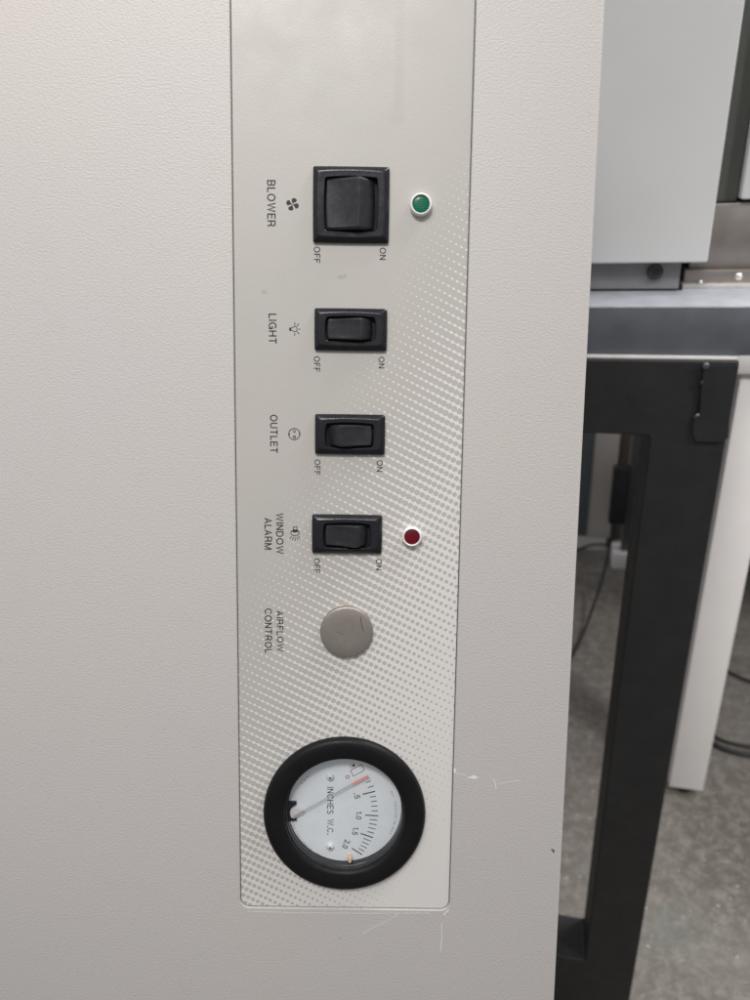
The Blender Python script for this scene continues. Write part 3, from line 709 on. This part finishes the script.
zd = IH(745, 199.5, .004).z
box('pale_door', xd + .0008, x1i, .004, .20, max(ztb + .001, zd), zd + .42, GREYW, ins, .002)
for (u, v, r_) in ((700.5, 283, .0022), (739, 277, .0030)):
    p = IH(u, v, -.001); o = lathe('flange_bolt', (0, 0), [(r_, 0), (r_, .0015), (r_ * .6, .0024), (r_ * .3, .0025)], BRIGHT, ins, 20, 50)
    o.rotation_euler = (R(90), 0, 0); o.location = (p.x, .002, p.z)

# ------------------------------------------------------------------ white table behind the stand
tf = Frame(WORLD.hit(686, 797, 2, 0), bx, by, (0, 0, 1))
tb = empty('white_table', tf, 'white laminate table whose near leg stands right behind the black stand', 'table')
def TH_(u, v, y=0): return tf.hit(u, v, 1, y)
a0 = TH_(668.9, 787); a1 = TH_(704, 787); zf = a0.z
lw = a1.x - a0.x
for (ox, oy) in ((0, 0), (1.1, 0), (0, .7), (1.1, .7)):
    lg = box('leg', a0.x + ox, a1.x + ox, oy, oy + .04, zf, .82, WHITEL, tb, .002)
    gl_ = lathe('foot_glide', (0, 0), [(.012, 0), (.012, .004), (.005, .006), (.005, zf + .001)], DKBOLT, lg, 20, 40)
    gl_.location = ((a0.x + a1.x) / 2 + ox, oy + .02, .0)
box('table_top', a0.x - .01, a1.x + 1.11, -.01, .76, .82, .85, WHITEL, tb, .002)
box('apron', a1.x, a0.x + 1.1, .012, .030, .73, .82, WHITEL, tb, .001)

# cabinet standing further back, its lower edge shows right of the white leg
pf = WORLD.hit(748, 576, 2, .0)
bf = Frame(pf, bx, by, (0, 0, 1))
b2 = empty('low_cabinet', bf, 'pale low cabinet on a plinth blackened as the shadow under it, seen at the right edge behind the white leg', 'cabinet')
box('cabinet_box', -.03, .55, 0, .40, .055, .62, WHITEL, b2, .003)
box('plinth', -.01, .53, .03, .38, 0, .055, CAVITY, b2, .001)  # black colour stands for the shadow under the cabinet

# ------------------------------------------------------------------ things seen through the stand's opening
cf_ = Frame(WORLD.hit(600, 551, 2, 0), bx, by, (0, 0, 1))
c3 = empty('storage_cabinet', cf_, 'warm grey storage cabinet seen through the opening of the black stand', 'cabinet')
xA = cf_.hit(586, 500, 1, 0).x; xB = cf_.hit(613.5, 500, 1, 0).x
box('cabinet_box', xA - .25, xB, 0, .4, .045, .80, BEIGEW, c3, .003)
box('plinth', xA - .24, xB - .008, .006, .38, 0, .045, WHITEL, c3, .002)
xC = cf_.hit(626, 500, 1, 0).x
box('side_panel', xB + .001, xC, .02, .4, .03, .80, worn('dark_brown_panel', (.11, .088, .075, 1), .5), c3, .002)
box('door_edge', xA - .03, cf_.hit(589.5, 500, 1, 0).x, -.006, -.0005, .05, .79, worn('dark_blue_grey_edge', (.10, .115, .12, 1), .5), c3, .002)
pf3 = Frame(WORLD.hit(619, 566, 2, 0), bx, by, (0, 0, 1))
c4 = empty('steel_post', pf3, 'dark grey post on a pale foot block, inside the opening of the black stand', 'post')
box('post_shaft', .0, .022, 0, .03, .05, .80, worn('blue_grey_post', (.09, .095, .10, 1), .4), c4, .002)
box('post_edge_strip', .024, .030, .0, .03, .50, .80, BRIGHT, c4, .001)
box('foot_block', -.022, .045, -.02, .05, 0, .05, WHITEL, c4, .004)
pf4 = Frame(WORLD.hit(612, 560, 2, 0) + Vector((0, 0, 0)), bx, by, (0, 0, 1))
a = pf4.hit(613.5, 464, 1, -.02); b = pf4.hit(624, 520, 1, -.02)
plug = empty('power_strip', Frame(pf4.m @ Vector((a.x, -.02, b.z)), bx, by, (0, 0, 1)), 'black power strip hanging upright with a cable running down from it', 'power strip')
box('strip_body', 0, b.x - a.x, -.03, 0, 0, a.z - b.z, CABLE, plug, .004)
fr = plug.matrix_world.inverted(); 
def L2(u, v, z): return WORLD.hit(u, v, 2, z)
p0 = (0.012, -.015, .004)
tube('power_lead', [p0, tuple(Frame(plug.matrix_world.translation, bx, by, (0, 0, 1)).i @ L2(607, 560, .10)), tuple(Frame(plug.matrix_world.translation, bx, by, (0, 0, 1)).i @ L2(592, 610, .03)), tuple(Frame(plug.matrix_world.translation, bx, by, (0, 0, 1)).i @ L2(572, 655, .005)), tuple(Frame(plug.matrix_world.translation, bx, by, (0, 0, 1)).i @ L2(545, 690, .005))], .0035, CABLE, plug)
def cable(label, pts, r, name='floor_cable', group=None):
    P = [L2(u, v, z) for u, v, z in pts]; o = tube(name, P, r, CABLE); o['label'] = label; o['category'] = 'cable'; o['group'] = 'black cables lying on the concrete floor'
cable('black cable looping across the floor inside the opening of the black stand', [(560, 560, .004), (578, 550, .01), (592, 545, .03), (608, 545, .03), (628, 548, .01), (650, 556, .005)], .0035)
cable('thin black cable curving over the floor right of the white leg, the upper one', [(700, 640, .004), (716, 660, .004), (735, 675, .004), (765, 685, .004), (820, 688, .004)], .0035)
cable('thick dark cable lying lowest on the floor right of the white leg', [(690, 720, .006), (712, 743, .006), (735, 752, .006), (765, 756, .006), (830, 750, .006)], .0050)
cable('dark cable lying just above the thickest one right of the white leg', [(690, 708, .006), (712, 735, .006), (735, 744, .006), (765, 747, .006), (830, 738, .006)], .0035)
